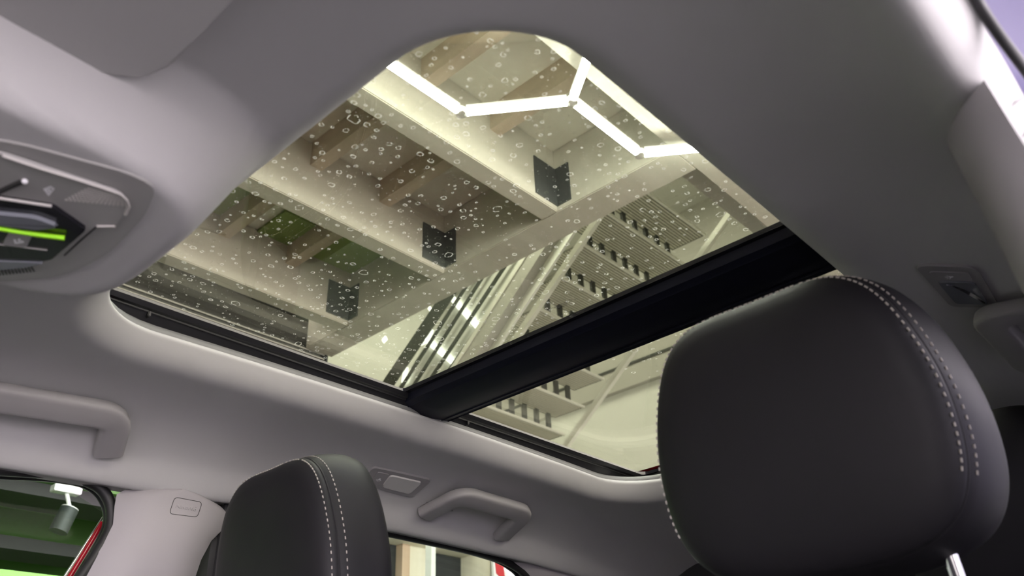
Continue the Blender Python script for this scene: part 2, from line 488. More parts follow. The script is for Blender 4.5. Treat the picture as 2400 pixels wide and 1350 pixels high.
# side guide rails: stepped black profile along y
rail = [(.340, 1.645), (.344, 1.639), (.349, 1.638), (.3495, 1.6362), (.3505, 1.6358), (.351, 1.638), (.356, 1.630), (.362, 1.622), (.370, 1.614), (.392, 1.614), (.392, 1.645)]
for s in (-1, 1):
    V = []; F = []; n = len(rail)
    for y in (-1.52, -.26): V += [(s * x, y, z) for (x, z) in rail]
    for j in range(n - 1): F.append((j, j + 1, n + j + 1, n + j))
    F.append(tuple(range(n))); F.append(tuple(range(n, 2 * n)))
    rr_ = rp(mesh('guide_rail', V, F, 'blackplastic', roof, smooth=True, angle=25))
    if s > 0:
        for y in (-.40, -.985):
            o = box('rail_clip', (.348, y - .002, 1.630), (.358, y + .002, 1.6385), 'rubber', rr_, .001)
            o.matrix_parent_inverse = roof.matrix_world.inverted()
rp(box('rear_channel', (-.39, -1.56, 1.588), (.39, -1.512, 1.645), 'blackplastic', roof, .004))
rp(box('front_channel', (-.39, -.26, 1.61), (.39, -.235, 1.645), 'blackplastic', roof, .004))
seal_path = []
for (x, y) in rrect(OHX + .014, OHY + .014, OCX, OCY, ORAD + .01, 8, 14): seal_path.append((x, y, 1.603 + .011 * max(0, 1 - ((y + .88) / .6) ** 2) + .011))
rp(tube('edge_seal', seal_path, .009, 'greyrubber', roof, 10, closed=True))
# dried water spots: broken rings and specks on the panes
def spots(parent, ext, nring, nspeck, seed):
    rnd = random.Random(seed); V = []; F = []; z = ZG - .0006
    def ring(x, y, r, wd):
        k = rnd.choice((13, 14, 16)); b = len(V); ph = rnd.random() * 6.28; el = rnd.uniform(.7, 1.25)
        for j in range(k):
            t = 2 * PI * j / k; q = r * (1 + rnd.uniform(-.16, .16)); ww = wd * rnd.uniform(.35, 1.3)
            c, s = math.cos(t + ph), math.sin(t + ph) * el
            V.append((x + c * q, y + s * q, z)); V.append((x + c * (q - ww), y + s * (q - ww), z))
        for j in range(k):
            a = b + 2 * j; c2 = b + 2 * ((j + 1) % k)
            if rnd.random() > .10: F.append((a, c2, c2 + 1, a + 1))
    def dot(x, y, r):
        b = len(V)
        for j in range(5): V.append((x + math.cos(j * 1.256) * r, y + math.sin(j * 1.256) * r * rnd.uniform(.6, 1.2), z))
        F.append(tuple(range(b, b + 5)))
    pts = []
    tries = 0
    while len(pts) < nring and tries < nring * 30:
        tries += 1
        x = rnd.uniform(ext[0], ext[1]); y = rnd.uniform(ext[2], ext[3])
        r = rnd.choice((.0013, .0017, .0020, .0023, .0027, .0033))
        if rnd.random() < .025: r = .0058
        if all((x - a) ** 2 + (y - b) ** 2 > (r + c) ** 2 * 2.2 for a, b, c in pts):
            pts.append((x, y, r)); ring(x, y, r, .0010)
            if rnd.random() < .3: dot(x + rnd.uniform(-.3, .3) * r, y + rnd.uniform(-.3, .3) * r, .0005)
    for _ in range(nspeck): dot(rnd.uniform(ext[0], ext[1]), rnd.uniform(ext[2], ext[3]), rnd.uniform(.0002, .0006))
    o = mesh('water_spots', V, F, 'spots', parent); o.matrix_parent_inverse = roof.matrix_world.inverted()
    return tag(o, 'pale dried water rings and specks on the glass', kind='stuff')
spots(front_glass, (-.345, .34, -.826, -.262), 1100, 3000, 3)
spots(rear_glass, (-.345, .05, -1.25, -.958), 210, 400, 5)
# printed maker's mark by the crossbar
pm = at(1318, 716, z=ZG - .001)
V = []; F = []
def quadp(x, y, sx, sy):
    b = len(V); V.extend([(x, y, 0), (x + sx, y, 0), (x + sx, y + sy, 0), (x, y + sy, 0)]); F.append((b, b + 1, b + 2, b + 3))
rnd = random.Random(2)
for row in range(4):
    x = -.014 + row * .0015
    while x < .012 - row * .002:
        wd = rnd.uniform(.0007, .0016); quadp(x, .004 - row * .0026, wd * .55, rnd.uniform(.0010, .0018)); quadp(x, .0034 - row * .0026, wd, .0005); x += wd + .0006
for cxx, cyy, ra, rb in ((-.019, .0045, .0032, .0021), (.017, .0035, .0030, .0021)):
    b = len(V)
    for j in range(20):
        t = j / 20 * 2 * PI; V.append((cxx + math.cos(t) * ra, cyy + math.sin(t) * rb, 0)); V.append((cxx + math.cos(t) * (ra - .0005), cyy + math.sin(t) * (rb - .0005), 0))
    for j in range(20): a = b + 2 * j; c2 = b + 2 * ((j + 1) % 20); F.append((a, c2, c2 + 1, a + 1))
for xx in (.022, .0245): b = len(V); V.extend([(xx, -.0005, 0), (xx + .002, -.0005, 0), (xx + .001, .0022, 0)]); F.append((b, b + 1, b + 2))
pr_ = mesh('printed_mark', [Matrix.Translation(pm) @ Matrix.Rotation(PI, 4, 'Y') @ Vector(v) for v in V], F, 'print', front_glass)
pr_.matrix_parent_inverse = roof.matrix_world.inverted()
tag(pr_, 'small black printed mark on the glass')

# ------------------------------------------------------------------ plates that follow the headliner
def liner_plate(name, outline, off0, off1, m, parent, ring=None, lens_in=None):
    """outline: (x, y) list; underside off1 below the liner, edge reaching up to off0"""
    cxp = sum(p[0] for p in outline) / len(outline); cyp = sum(p[1] for p in outline) / len(outline)
    V = []; F = []; k = len(outline)
    levels = [(1.0, off0), (1.0, off1 * .6), (.985, off1), (.66, off1), (.33, off1), ]
    for sc_, off in levels:
        for p in outline:
            x = cxp + (p[0] - cxp) * sc_; y = cyp + (p[1] - cyp) * sc_; V.append((x, y, lz(x, y) - off))
    for l in range(len(levels) - 1):
        for i in range(k): F.append((l * k + i, l * k + (i + 1) % k, (l + 1) * k + (i + 1) % k, (l + 1) * k + i))
    V.append((cxp, cyp, lz(cxp, cyp) - off1)); c = len(V) - 1; l = len(levels) - 1
    for i in range(k): F.append((l * k + i, l * k + (i + 1) % k, c))
    return mesh(name, V, F, m, parent, smooth=True, angle=40)
def quad_uv(c, u, v):
    a = Vector(c[0]).lerp(Vector(c[1]), u); b = Vector(c[3]).lerp(Vector(c[2]), u); return a.lerp(b, v)
def reading_lamp(label, corners, clear=False):
    c = [(p.x, p.y) for p in corners]
    cen = sum((Vector(p) for p in c), Vector((0, 0))) / 4
    t = empty('reading_lamp', label, 'lamp', 'roof reading lamps', loc=(cen.x, cen.y, lz(cen.x, cen.y)))
    bpy.context.view_layer.update()
    inv = t.matrix_world.inverted()
    f = liner_plate('frame', roundpoly(c, .014), -.002, .0035, 'lampframe', t)
    L0 = [quad_uv(c, u, v) for u, v in ((.13, .17), (.86, .17), (.86, .80), (.13, .80))]
    b = liner_plate('switch', roundpoly([quad_uv(c, u, v) for u, v in ((.12, .16), (.31, .16), (.31, .80), (.12, .80))], .005), 0, .005, 'lampframe', t)
    le = liner_plate('lens', roundpoly([quad_uv(c, u, v) for u, v in ((.33, .17), (.87, .17), (.87, .82), (.33, .82))], .008), 0, .0062, 'lampclear' if clear else 'lamplens', t)
    ob = [f, b, le]
    g = quad_uv(c, .215, .48)
    bm = bmesh.new()
    for a in range(5):
        an = R(-60 + a * 30); d = Vector((math.cos(an), math.sin(an)))
        p = g + d * .003; q = g + d * .0065; nn = Vector((-d.y, d.x)) * .0005
        vs = [bm.verts.new((z.x, z.y, lz(z.x, z.y) - .0055)) for z in (p - nn, p + nn, q + nn, q - nn)]; bm.faces.new(vs)
    vs = [bm.verts.new((z.x, z.y, lz(z.x, z.y) - .0055)) for z in (g + Vector((.002, -.003)), g + Vector((.002, .003)), g + Vector((-.002, .0015)), g + Vector((-.002, -.0015)))]; bm.faces.new(vs)
    ic = frombm('icon', bm, 'icon', b)
    if clear:
        # curved reflector seen through the clear lens
        pa = [quad_uv(c, .36 + .44 * s, .30 + .46 * s ** .6) for s in [i / 10 for i in range(11)]]
        V = []; F = []
        for i, p in enumerate(pa):
            wd = .0045 * math.sin(PI * (i + .3) / 10.6) + .0006
            for sgn in (-1, 1):
                q = p + Vector((1, .3)) * wd * .5 * sgn; V.append((q.x, q.y, lz(q.x, q.y) - .0072 - .001 * (sgn > 0)))
        for i in range(10): F.append((2 * i, 2 * i + 1, 2 * i + 3, 2 * i + 2))
        rf = mesh('reflector', V, F, 'chrome', le, smooth=True)
        rf.matrix_parent_inverse = inv
    for o in ob: o.matrix_parent_inverse = inv
    ic.matrix_parent_inverse = inv
    return t
reading_lamp('slim grey reading lamp with frosted lens on the far roof side above the rear handle', [on_liner(*p) for p in ((872, 1090), (1015, 1122), (968, 1164), (848, 1132))])
reading_lamp('grey reading lamp with glossy reflector on the roof beside the large near headrest', [on_liner(*p) for p in ((2140, 618), (2228, 716), (2344, 718), (2288, 622))], clear=True)

# ------------------------------------------------------------------ grab handles
def grab_handle(label, pts, hook=False, hw=.0200, ht=.0105, group='folding grab handles'):
    """pts: (x, y, offset below liner) from foot to foot"""
    P = [Vector((x, y, lz(x, y) - o)) for x, y, o in pts]
    cen = sum(P, Vector()) / len(P)
    t = empty('grab_handle', label, 'handle', group, loc=cen)
    bpy.context.view_layer.update(); inv = t.matrix_world.inverted()
    path = resample(smoothpath(P, .026, 8), .006)
    # frame: thickness normal to the liner
    nx = (lz(cen.x + .02, cen.y) - lz(cen.x - .02, cen.y)) / .04
    up = Vector((-nx, 0, 1)).normalized()
    g = tube('grip', path, 0, 'handle', t, up=up, prof=superell(hw, ht, 20, 4.2)); g.matrix_parent_inverse = inv
    for i in (0, -1):
        p = P[i]; q = P[1 if i == 0 else -2]; d = (p - q).normalized()
        bm = bmesh.new(); m = Matrix.Translation(p + d * -.006 + up * .008)
        bbox(bm, (-.015, -.013, -.008), (.013, .013, .010), .004, m)
        o = frombm('hinge_mount', bm, 'handle', t, smooth=True, angle=40); o.matrix_parent_inverse = inv
    if hook:
        p = P[0].lerp(P[1], .35) + Vector((.004, -.028, .004))
        o = tube('coat_hook', [p + Vector((0, .010, .004)), p, p + Vector((0, -.008, -.001)), p + Vector((-.006, -.010, -.002))], .0028, 'handle', t, 8); o.matrix_parent_inverse = inv
    return t
HB = .024
grab_handle('grey grab handle over the far front window with its bar running off to the left', [(.556, .02, .008), (.482, -.005, HB), (.482, -.440, HB), (.546, -.462, .012)])
a = on_liner(1020, 1212)
grab_handle('grey arched grab handle with coat hook above the far rear window', [(.548, -1.064, .010), (.468, -1.082, HB), (.468, -1.262, HB), (.552, -1.280, .010)], hook=True)
grab_handle('grey grab handle at the right edge beside the large near headrest', [(-.540, -1.262, .010), (-.466, -1.252, HB), (-.466, -1.050, HB), (-.536, -1.040, .010)])

# ------------------------------------------------------------------ sun visor
vz = 1.534
vo = [(-.100, .03)] + [tuple(at(px, py, z=vz)[:2]) for px, py in ((0, 105), (150, 150), (270, 183), (335, 188), (398, 160), (480, 72), (545, 0))] + [(-.30, -.164), (-.53, -.158), (-.545, -.12), (-.545, .02)]
vt = empty('sun_visor', 'grey sun visor folded flat against the roof in the upper left corner', 'sun visor', loc=(-.33, -.07, vz))
bpy.context.view_layer.update()
bm = bmesh.new()
k = len(vo); va = [bm.verts.new((x, y, vz)) for x, y in vo]; vb = [bm.verts.new((x, y, vz + .016)) for x, y in vo]
bm.faces.new(va); bm.faces.new(vb[::-1])
for i in range(k): bm.faces.new((va[i], vb[i], vb[(i + 1) % k], va[(i + 1) % k]))
bmesh.ops.bevel(bm, geom=bm.edges[:], offset=.003, segments=3, affect='EDGES')
o = frombm('panel', bm, 'visor', vt, smooth=True, angle=50); o.matrix_parent_inverse = vt.matrix_world.inverted()
o = tube('hinge_rod', [(-.10, -.012, vz + .008), (-.56, -.012, vz + .008)], .005, 'handle', vt); o.matrix_parent_inverse = vt.matrix_world.inverted()

# ------------------------------------------------------------------ overhead console
zc = 1.488
con = empty('overhead_console', 'grey overhead console with black lens, light switches and icons at the left edge', 'console', loc=(0, -.09, zc))
bpy.context.view_layer.update(); cinv = con.matrix_world.inverted()
def cpl(name, pxs, d0, d1, m, parent=None, r=.004, bev=.0008):
    pts = [at(px, py, z=zc) for px, py in pxs]
    o = prism(name, roundpoly([(p.x, p.y) for p in pts], r), zc - d0, zc - d1, m, parent or con, bev)
    o.matrix_parent_inverse = cinv; return o
cpl('bezel', [(-260, 300), (20, 322), (300, 398), (368, 432), (345, 495), (255, 590), (150, 642), (0, 655), (-230, 650), (-420, 560), (-430, 400)], -.012, .003, 'console', r=[.02, .02, .02, .018, .02, .02, .02, .02, .02, .03, .03], bev=.0006)
cpl('panel', [(-200, 318), (12, 344), (285, 436), (306, 462), (275, 514), (232, 515), (152, 583), (-180, 560)], .004, .0065, 'console', r=[.003, .003, .012, .012, .004, .002, .004, .004])
def cline(name, pxs, rad, m, d=.007, parent=None):
    o = tube(name, [Vector((*at(px, py, z=zc)[:2], zc - d)) for px, py in pxs], rad, m, parent or con, 6); o.matrix_parent_inverse = cinv; return o
cline('bright_edge', [(12, 346), (100, 376), (200, 407), (285, 436), (302, 452), (306, 466), (298, 485)], .0013, 'consoleedge')
cline('bright_edge', [(232, 513), (274, 513)], .0011, 'consoleedge')
cline('groove', [(230, 515), (190, 550), (156, 582)], .0007, 'blackplastic')
lens = cpl('lens_frame', [(-200, 415), (0, 440), (130, 460), (208, 515), (128, 584), (0, 610), (-200, 600)], .0055, .010, 'blackgloss', r=.003)
dm = cpl('lens', [(-180, 455), (0, 468), (92, 478), (150, 500), (92, 506), (0, 494), (-180, 486)], .009, .0135, 'lampclear', lens, r=.004, bev=.002)
cline('bright_edge', [(-60, 432), (0, 439), (128, 459)], .0012, 'consoleedge', .0095)
cline('green_glint', [(-120, 487), (0, 502), (60, 513), (108, 520), (160, 527)], .0021, 'greenglint', .0125, lens)  # green strip painted in for the outside green reflected on the lens
sw = cpl('switch', [(30, 517), (84, 524), (70, 552), (14, 545)], .0095, .0118, 'lampframe', lens, r=.002)
cline('bright_edge', [(-40, 541), (30, 549), (118, 560)], .0005, 'consoleedge', .0108, lens)
cpl('lower_lens', [(-180, 590), (0, 585), (110, 590), (70, 600), (0, 607), (-180, 608)], .009, .0115, 'lampclear', lens, r=.002)
# icons
def icon(parent, pts_list, d):
    bm = bmesh.new()
    for pts in pts_list:
        bm.faces.new([bm.verts.new((*at(px, py, z=zc)[:2], zc - d)) for px, py in pts])
    o = frombm('icon', bm, 'icon', parent); o.matrix_parent_inverse = cinv
icon(con, [[(106, 424), (114, 421), (120, 436), (119, 441)], [(114, 421), (124, 417), (126, 420), (117, 426)], [(124, 417), (134, 424), (130, 427), (124, 422)], [(134, 424), (120, 441), (119, 436), (128, 427)], [(117, 426), (124, 424), (125, 430), (120, 433)]], .0072)
icon(sw, [[(40, 531), (46, 531), (50, 541), (44, 542)], [(46, 538), (64, 536), (66, 539), (48, 542)], [(50, 531), (56, 528), (58, 536), (52, 537)], [(58, 533), (65, 535), (65, 538), (58, 537)]], .0121)
# speaker grille dots and lower louvre lines, dark rocker
bm = bmesh.new()
for a in range(15):
    for b in range(8):
        u = a / 14; v = b / 7
        p0 = Vector((160, 452)).lerp(Vector((300, 466)), u); p1 = Vector((212, 424)).lerp(Vector((292, 446)), u)
        p = p0.lerp(p1, v); c = at(p.x, p.y, z=zc)
        bbox(bm, (c.x - .0009, c.y - .0009, zc - .0069), (c.x + .0009, c.y + .0009, zc - .006))
o = frombm('grille', bm, 'consoleedge', con); o.matrix_parent_inverse = cinv; o['kind'] = 'stuff'
for i in range(13):
    x = -20 + i * 8
    cline('louvre', [(x, 618 - i * .3), (x + 7, 637 - i * .9)], .0006, 'blackplastic', .0042)
cline('rocker_gap', [(0, 434), (30, 420), (58, 408)], .0022, 'blackplastic', .0066)
bm = bmesh.new(); bmesh.ops.create_uvsphere(bm, u_segments=12, v_segments=8, radius=.0022); c = at(64, 406, z=zc)
bmesh.ops.translate(bm, vec=(c.x, c.y, zc - .0072), verts=bm.verts)
o = frombm('indicator', bm, 'icon', con, smooth=True); o.matrix_parent_inverse = cinv

# ------------------------------------------------------------------ seats
def outline_head(n=96):
    """headrest outline in x-z about its centre: flat top, bowed sides, rounded bottom"""
    half = [(0, .131), (.055, .131), (.085, .124), (.108, .106), (.124, .078), (.136, .040), (.143, 0), (.1435, -.045), (.137, -.082), (.122, -.110), (.098, -.128), (.062, -.138), (0, -.141)]
    pts = [Vector((x, z)) for x, z in half] + [Vector((-x, z)) for x, z in half[-2:0:-1]]
    # closed Catmull-Rom
    k = len(pts); out = []; per = 5
    for i in range(k):
        p0, p1, p2, p3 = pts[i - 1], pts[i], pts[(i + 1) % k], pts[(i + 2) % k]
        for j in range(per):
            t = j / per
            out.append(.5 * ((2 * p1) + (p2 - p0) * t + (2 * p0 - 5 * p1 + 4 * p2 - p3) * t * t + (3 * p1 - p0 - 3 * p2 + p3) * t ** 3))
    return out
HO = outline_head()
def seat(label, loc, sc_, dep, hrlabel):
    t = empty('car_seat', label, 'car seat', 'front seats', loc=(loc[0], loc[1] - .05, .36))
    bpy.context.view_layer.update(); inv = t.matrix_world.inverted()
    M = Matrix.Translation(loc) @ Matrix.Rotation(R(-7), 4, 'X') @ Matrix.Diagonal((sc_, 1, 1, 1))
    k = len(HO)
    st = [(.02, .013), (.35, .012), (.60, .009), (.76, .005), (.85, .001), (.905, -.005), (.932, -.010), (.942, -.0135), (.938, -.0160), (.940, -.0170), (.950, -.019), (.972, -.030), (.995, -.048), (1.010, -.070), (1.010, -.092), (.99, -.112), (.93, -.127), (.80, -.136), (.5, -.141), (.02, -.142)]
    V = []; F = []
    for s, y in st:
        if y < -.02: y = -.02 + (y + .02) * dep
        for p in HO: V.append(M @ Vector((p.x * s, y, p.y * s)))
    seam = 9
    for l in range(len(st) - 1):
        for i in range(k): F.append((l * k + i, (l + 1) * k + i, (l + 1) * k + (i + 1) % k, l * k + (i + 1) % k))
    F.append(tuple(range(k))); F.append(tuple(range((len(st) - 1) * k + k - 1, (len(st) - 1) * k - 1, -1)))
    me = bpy.data.meshes.new('headrest'); me.from_pydata([tuple(v) for v in V], [], F); me.update()
    me.materials.append(MATS['leather']); me.materials.append(MATS['leather_side'])
    for fi, p in enumerate(me.polygons): p.material_index = 0
    h = link('headrest', me, None, t, smooth=True); h.matrix_parent_inverse = inv
    h['label'] = hrlabel
    # piping in the seam groove
    o = tube('seam_piping', [M @ Vector((p.x * .940, -.0165, p.y * .940)) for p in HO], .0012, 'leather', h, 6, closed=True); o.matrix_parent_inverse = inv
    # two rows of stitches either side of the seam
    V = []; F = []
    for s, y in ((.922, -.0075), (.9625, -.0255)):
        P = [M @ Vector((p.x * s, y, p.y * s)) for p in HO]; L = 0; ctr = M @ Vector((0, -.06, 0))
        for i in range(k):
            a, b = P[i], P[(i + 1) % k]; d = (b - a).length; q = 0
            u = (b - a).normalized()
            if HO[i].y < -.088: continue
            while L + .0048 < d + q * 0 + L and q + .0048 <= d:
                s0 = a + u * q; s1 = a + u * (q + .0034); nrm = ((s0 - ctr).cross(u)).normalized(); outn = (s0 - ctr).normalized()
                b0 = len(V)
                for (pp, w_) in ((s0, .0005), (s1, .0005)):
                    for sg, hh in ((-1, .0), (1, .0), (1, .0013), (-1, .0013)): V.append(pp + nrm * w_ * sg + outn * hh)
                F += [(b0, b0 + 1, b0 + 5, b0 + 4), (b0 + 1, b0 + 2, b0 + 6, b0 + 5), (b0 + 2, b0 + 3, b0 + 7, b0 + 6), (b0 + 3, b0, b0 + 4, b0 + 7), (b0, b0 + 3, b0 + 2, b0 + 1), (b0 + 4, b0 + 5, b0 + 6, b0 + 7)]
                q += .0048
    o = mesh('stitching', V, F, 'stitch', h); o.matrix_parent_inverse = inv; o['kind'] = 'stuff'; o['label'] = 'pale stitches along the headrest seam'
    for s in (-1, 1):
        b = M @ Vector((s * .085, -.062, -.115)); e = b + Vector((0, -.035, -.16))
        o = tube('headrest_post', [b, e], .0062, 'chrome', t, 14); o.matrix_parent_inverse = inv
        bm = bmesh.new(); bbox(bm, (-.016, -.016, -.006), (.016, .016, .008), .004, Matrix.Translation(b.lerp(e, .60)))
        o = frombm('post_guide', bm, 'blackplastic', t, smooth=True, angle=40); o.matrix_parent_inverse = inv
    x, y, z = loc
    # backrest and cushion
    bm = bmesh.new()
    rows = [(1.11, -.115, .13, .09), (1.06, -.105, .20, .11), (.95, -.07, .235, .13), (.75, -.01, .25, .14), (.60, .03, .25, .14)]
    prev = None
    for zz, yy, hw, th in rows:
        ringv = []
        for j in range(20):
            a = 2 * PI * j / 20; c, s_ = math.cos(a), math.sin(a)
            ringv.append(bm.verts.new((x + math.copysign(abs(c) ** .55, c) * hw, y + yy - .05 + math.copysign(abs(s_) ** .7, s_) * th / 2, zz)))
        if prev:
            for j in range(20): bm.faces.new((prev[j], prev[(j + 1) % 20], ringv[(j + 1) % 20], ringv[j]))
        else: bm.faces.new(ringv)
        prev = ringv
    bm.faces.new(prev)
    o = frombm('backrest', bm, 'leather', t, smooth=True, angle=70); o.matrix_parent_inverse = inv
    o = box('cushion', (x - .25, y - .05, .50), (x + .25, y + .50, .64), 'leather', t, .05); o.matrix_parent_inverse = inv
    o = box('seat_base', (x - .22, y - .02, .36), (x + .22, y + .40, .50), 'blackplastic', t, .02); o.matrix_parent_inverse = inv
seat('dark leather front seat on the near side with large headrest filling the lower right', Vector((-.334, -.700, 1.366)), 1.035, 1.0, 'dark leather headrest seen from below')
rb = empty('rear_seat', 'dark rear seat headrest half hidden behind the large near headrest at the right edge', 'car seat', loc=(-.33, -1.42, .36))
k = len(HO); Mr = Matrix.Translation((-.345, -1.33, 1.40)) @ Matrix.Rotation(R(-10), 4, 'X')
st_ = [(.02, .01), (.6, .008), (.85, .0), (.97, -.012), (1.0, -.04), (.98, -.08), (.85, -.10), (.02, -.105)]
V = [Mr @ Vector((p.x * s_, y_, p.y * s_)) for s_, y_ in st_ for p in HO]; F = []
for l in range(len(st_) - 1):
    for i in range(k): F.append((l * k + i, (l + 1) * k + i, (l + 1) * k + (i + 1) % k, l * k + (i + 1) % k))
mesh('headrest', V, F, 'leather', rb, smooth=True)
for s_ in (-.07, .07): tube('headrest_post', [(-.345 + s_, -1.39, 1.29), (-.345 + s_, -1.45, 1.03)], .006, 'chrome', rb, 12)
box('backrest', (-.60, -1.555, .55), (-.08, -1.42, 1.06), 'leather', rb, .04)
seat('dark leather front seat on the far side with headrest at the bottom centre left', Vector((.318, -.590, 1.335)), .95, .72, 'dark leather headrest with pale double stitching')

# ------------------------------------------------------------------ pillars, windows, seals
def pillar(name, s, label, bulge=.028):
    # left/right edges in (y, z) going down
    rows = [(1.489, -.575, -.615), (1.487, -.545, -.650), (1.482, -.520, -.675), (1.472, -.507, -.690), (1.455, -.508, -.688), (1.43, -.512, -.668), (1.40, -.505, -.657), (1.355, -.489, -.650), (1.30, -.470, -.648), (1.20, -.445, -.650), (1.05, -.42, -.66)]
    V = []; F = []; n = 17
    for z, y0, y1 in rows:
        for j in range(n):
            u = j / (n - 1); y = y0 + (y1 - y0) * u
            bul = (1 - abs(2 * u - 1) ** 2.6)
            xt = .596 + (1.489 - z) * .10
            V.append((s * (xt - bulge * bul), y, z))
    m_ = len(rows)
    V += [(s * (abs(V[j][0]) + .018), V[j][1], V[j][2] + .006) for j in range(n)]
    for i in range(m_ - 1):
        for j in range(n - 1): F.append((i * n + j, i * n + j + 1, (i + 1) * n + j + 1, (i + 1) * n + j))
    b = m_ * n
    for j in range(n - 1): F.append((j, b + j, b + j + 1, j + 1))
    o = mesh(name, V, F, 'trim', smooth=True, angle=60)
    struct(o, label)
    return o
pr1 = pillar('trim_1', 1, 'mauve grey plastic pillar trim with airbag badge on the far side')
pr2 = pillar('trim_2', -1, 'grey plastic pillar trim beside the near headrest at the right edge', .042)
# airbag badge on the far pillar
def pil_x(y, z): 
    return .596 + (1.489 - z) * .10 - .028 * (1 - abs(2 * ((y + .507) / (-.690 + .507)) - 1) ** 2.6)
c4 = [at(px, py, x=.578) for px, py in ((403, 1168), (468, 1180), (458, 1214), (392, 1206))]
ol = roundpoly([(p.y, p.z) for p in c4], .006)
ol = [Vector(p) for p in ol]
o = tube('airbag_badge_outline', [(pil_x(p.x, p.y) - .0003, p.x, p.y) for p in ol], .00045, 'rubber', pr1, 6, closed=True)
fc = bpy.data.curves.new('airbag_text', 'FONT'); fc.body = 'AIRBAG'; fc.size = .0098; fc.extrude = .0003; fc.align_x = 'CENTER'; fc.align_y = 'CENTER'
tmp = bpy.data.objects.new('tmp_text', fc); col.objects.link(tmp)
dg = bpy.context.evaluated_depsgraph_get(); me = bpy.data.meshes.new_from_object(tmp.evaluated_get(dg)); bpy.data.objects.remove(tmp)
cc = sum(c4, Vector()) / 4
ux = (c4[1] - c4[0]).normalized(); nn_ = Vector((-1, 0, .1)).normalized(); uy = nn_.cross(ux).normalized()
mt = Matrix((ux, uy, nn_)).transposed().to_4x4(); mt.translation = Vector((pil_x(cc.y, cc.z) - .0002, cc.y, cc.z))
me.transform(mt); me.materials.clear()
o = link('airbag_lettering', me, 'trim', pr1); o['label'] = 'embossed word AIRBAG'
# seat belt slot at the foot of the far pillar
o = tube('belt_slot', [(pil_x(y, z) - .002, y, z) for y, z in ((-.500, 1.345), (-.515, 1.357), (-.535, 1.360), (-.56, 1.356), (-.60, 1.350))], .003, 'rubber', pr1, 8)
bm = bmesh.new()
# dark box filling the gap behind far pillar
struct(box('trim_3', (.600, -.78, 1.05), (.660, -.672, 1.50), 'darkfabric', None, .01), 'black gap behind the far pillar trim')
# seals
def seal(name, pts, rad, parent=None, m='rubber'):
    return tube(name, resample(smoothpath(pts, .07, 10), .02), rad, m, parent, 10)
w1 = struct(prism('window_1', [(.55, 1.10), (.10, 1.505), (-.42, 1.505), (-.53, 1.46), (-.56, 1.05), (.55, 1.02)], .668, .672, 'side_glass', axis='x'), 'far front side window')
def pxs(x, pts): return [tuple(at(a_, b_, x=x)) for a_, b_ in pts]
seal('window_seal', [(.617, .30, 1.30), (.612, .10, 1.450)] + pxs(.614, [(-100, 1094), (0, 1101), (110, 1108), (195, 1122), (240, 1145), (262, 1185), (262, 1235), (232, 1290), (190, 1350), (120, 1450)]), .0085, w1)
seal('window_seal', [(.640, .30, 1.33), (.640, .10, 1.47)] + pxs(.648, [(-100, 1108), (0, 1114), (120, 1120), (190, 1131), (228, 1152), (250, 1188), (252, 1230), (226, 1285), (187, 1350), (115, 1460)]), .006, w1, 'blackplastic')
seal('chrome_strip', pxs(.666, [(242, 1212), (205, 1268), (152, 1350), (100, 1430)]), .0018, w1, 'chrome')
seal('red_door_edge', pxs(.660, [(240, 1225), (215, 1268), (165, 1350), (115, 1430)]), .0042, w1, 'redpaint')
w2 = struct(prism('window_2', [(-.68, 1.05), (-.68, 1.52), (-1.38, 1.515), (-1.47, 1.44), (-1.50, 1.05)], .668, .672, 'side_glass', axis='x'), 'far rear side window')
seal('window_seal', pxs(.614, [(690, 1201), (800, 1225), (905, 1247), (1000, 1267), (1100, 1289), (1180, 1312), (1226, 1340), (1248, 1378), (1264, 1440)]), .0085, w2)
seal('window_seal', pxs(.640, [(690, 1206), (800, 1230), (905, 1252), (1000, 1272), (1100, 1294), (1170, 1315), (1212, 1344), (1232, 1384), (1246, 1440)]), .005, w2, 'blackplastic')
struct(prism('window_3', [(-.66, 1.03), (-.66, 1.50), (-1.38, 1.50), (-1.47, 1.44), (-1.50, 1.03)], -.672, -.668, 'dimming_glass', axis='x'), 'near rear side window tinted dark to cut light on the rear cabin')  # pane added with a dark tint to dim near-side light in the rear
# header between headliner edge and roof skin, both sides
for s in (-1, 1):
    V = []; F = []
    for y in ys:
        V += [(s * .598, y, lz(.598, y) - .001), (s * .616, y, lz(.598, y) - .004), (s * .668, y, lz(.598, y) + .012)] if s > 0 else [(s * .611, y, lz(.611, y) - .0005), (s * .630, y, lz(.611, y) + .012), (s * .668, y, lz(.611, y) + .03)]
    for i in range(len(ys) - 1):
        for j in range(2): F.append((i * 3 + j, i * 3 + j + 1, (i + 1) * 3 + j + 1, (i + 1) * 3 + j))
    struct(mesh('trim_4' if s > 0 else 'trim_6', V, F, 'trim' if s > 0 else 'violet_reflect', smooth=True), 'inner door header above the %s windows' % ('far' if s > 0 else 'near'))  # near strip coloured violet for what the door glass and frame reflect
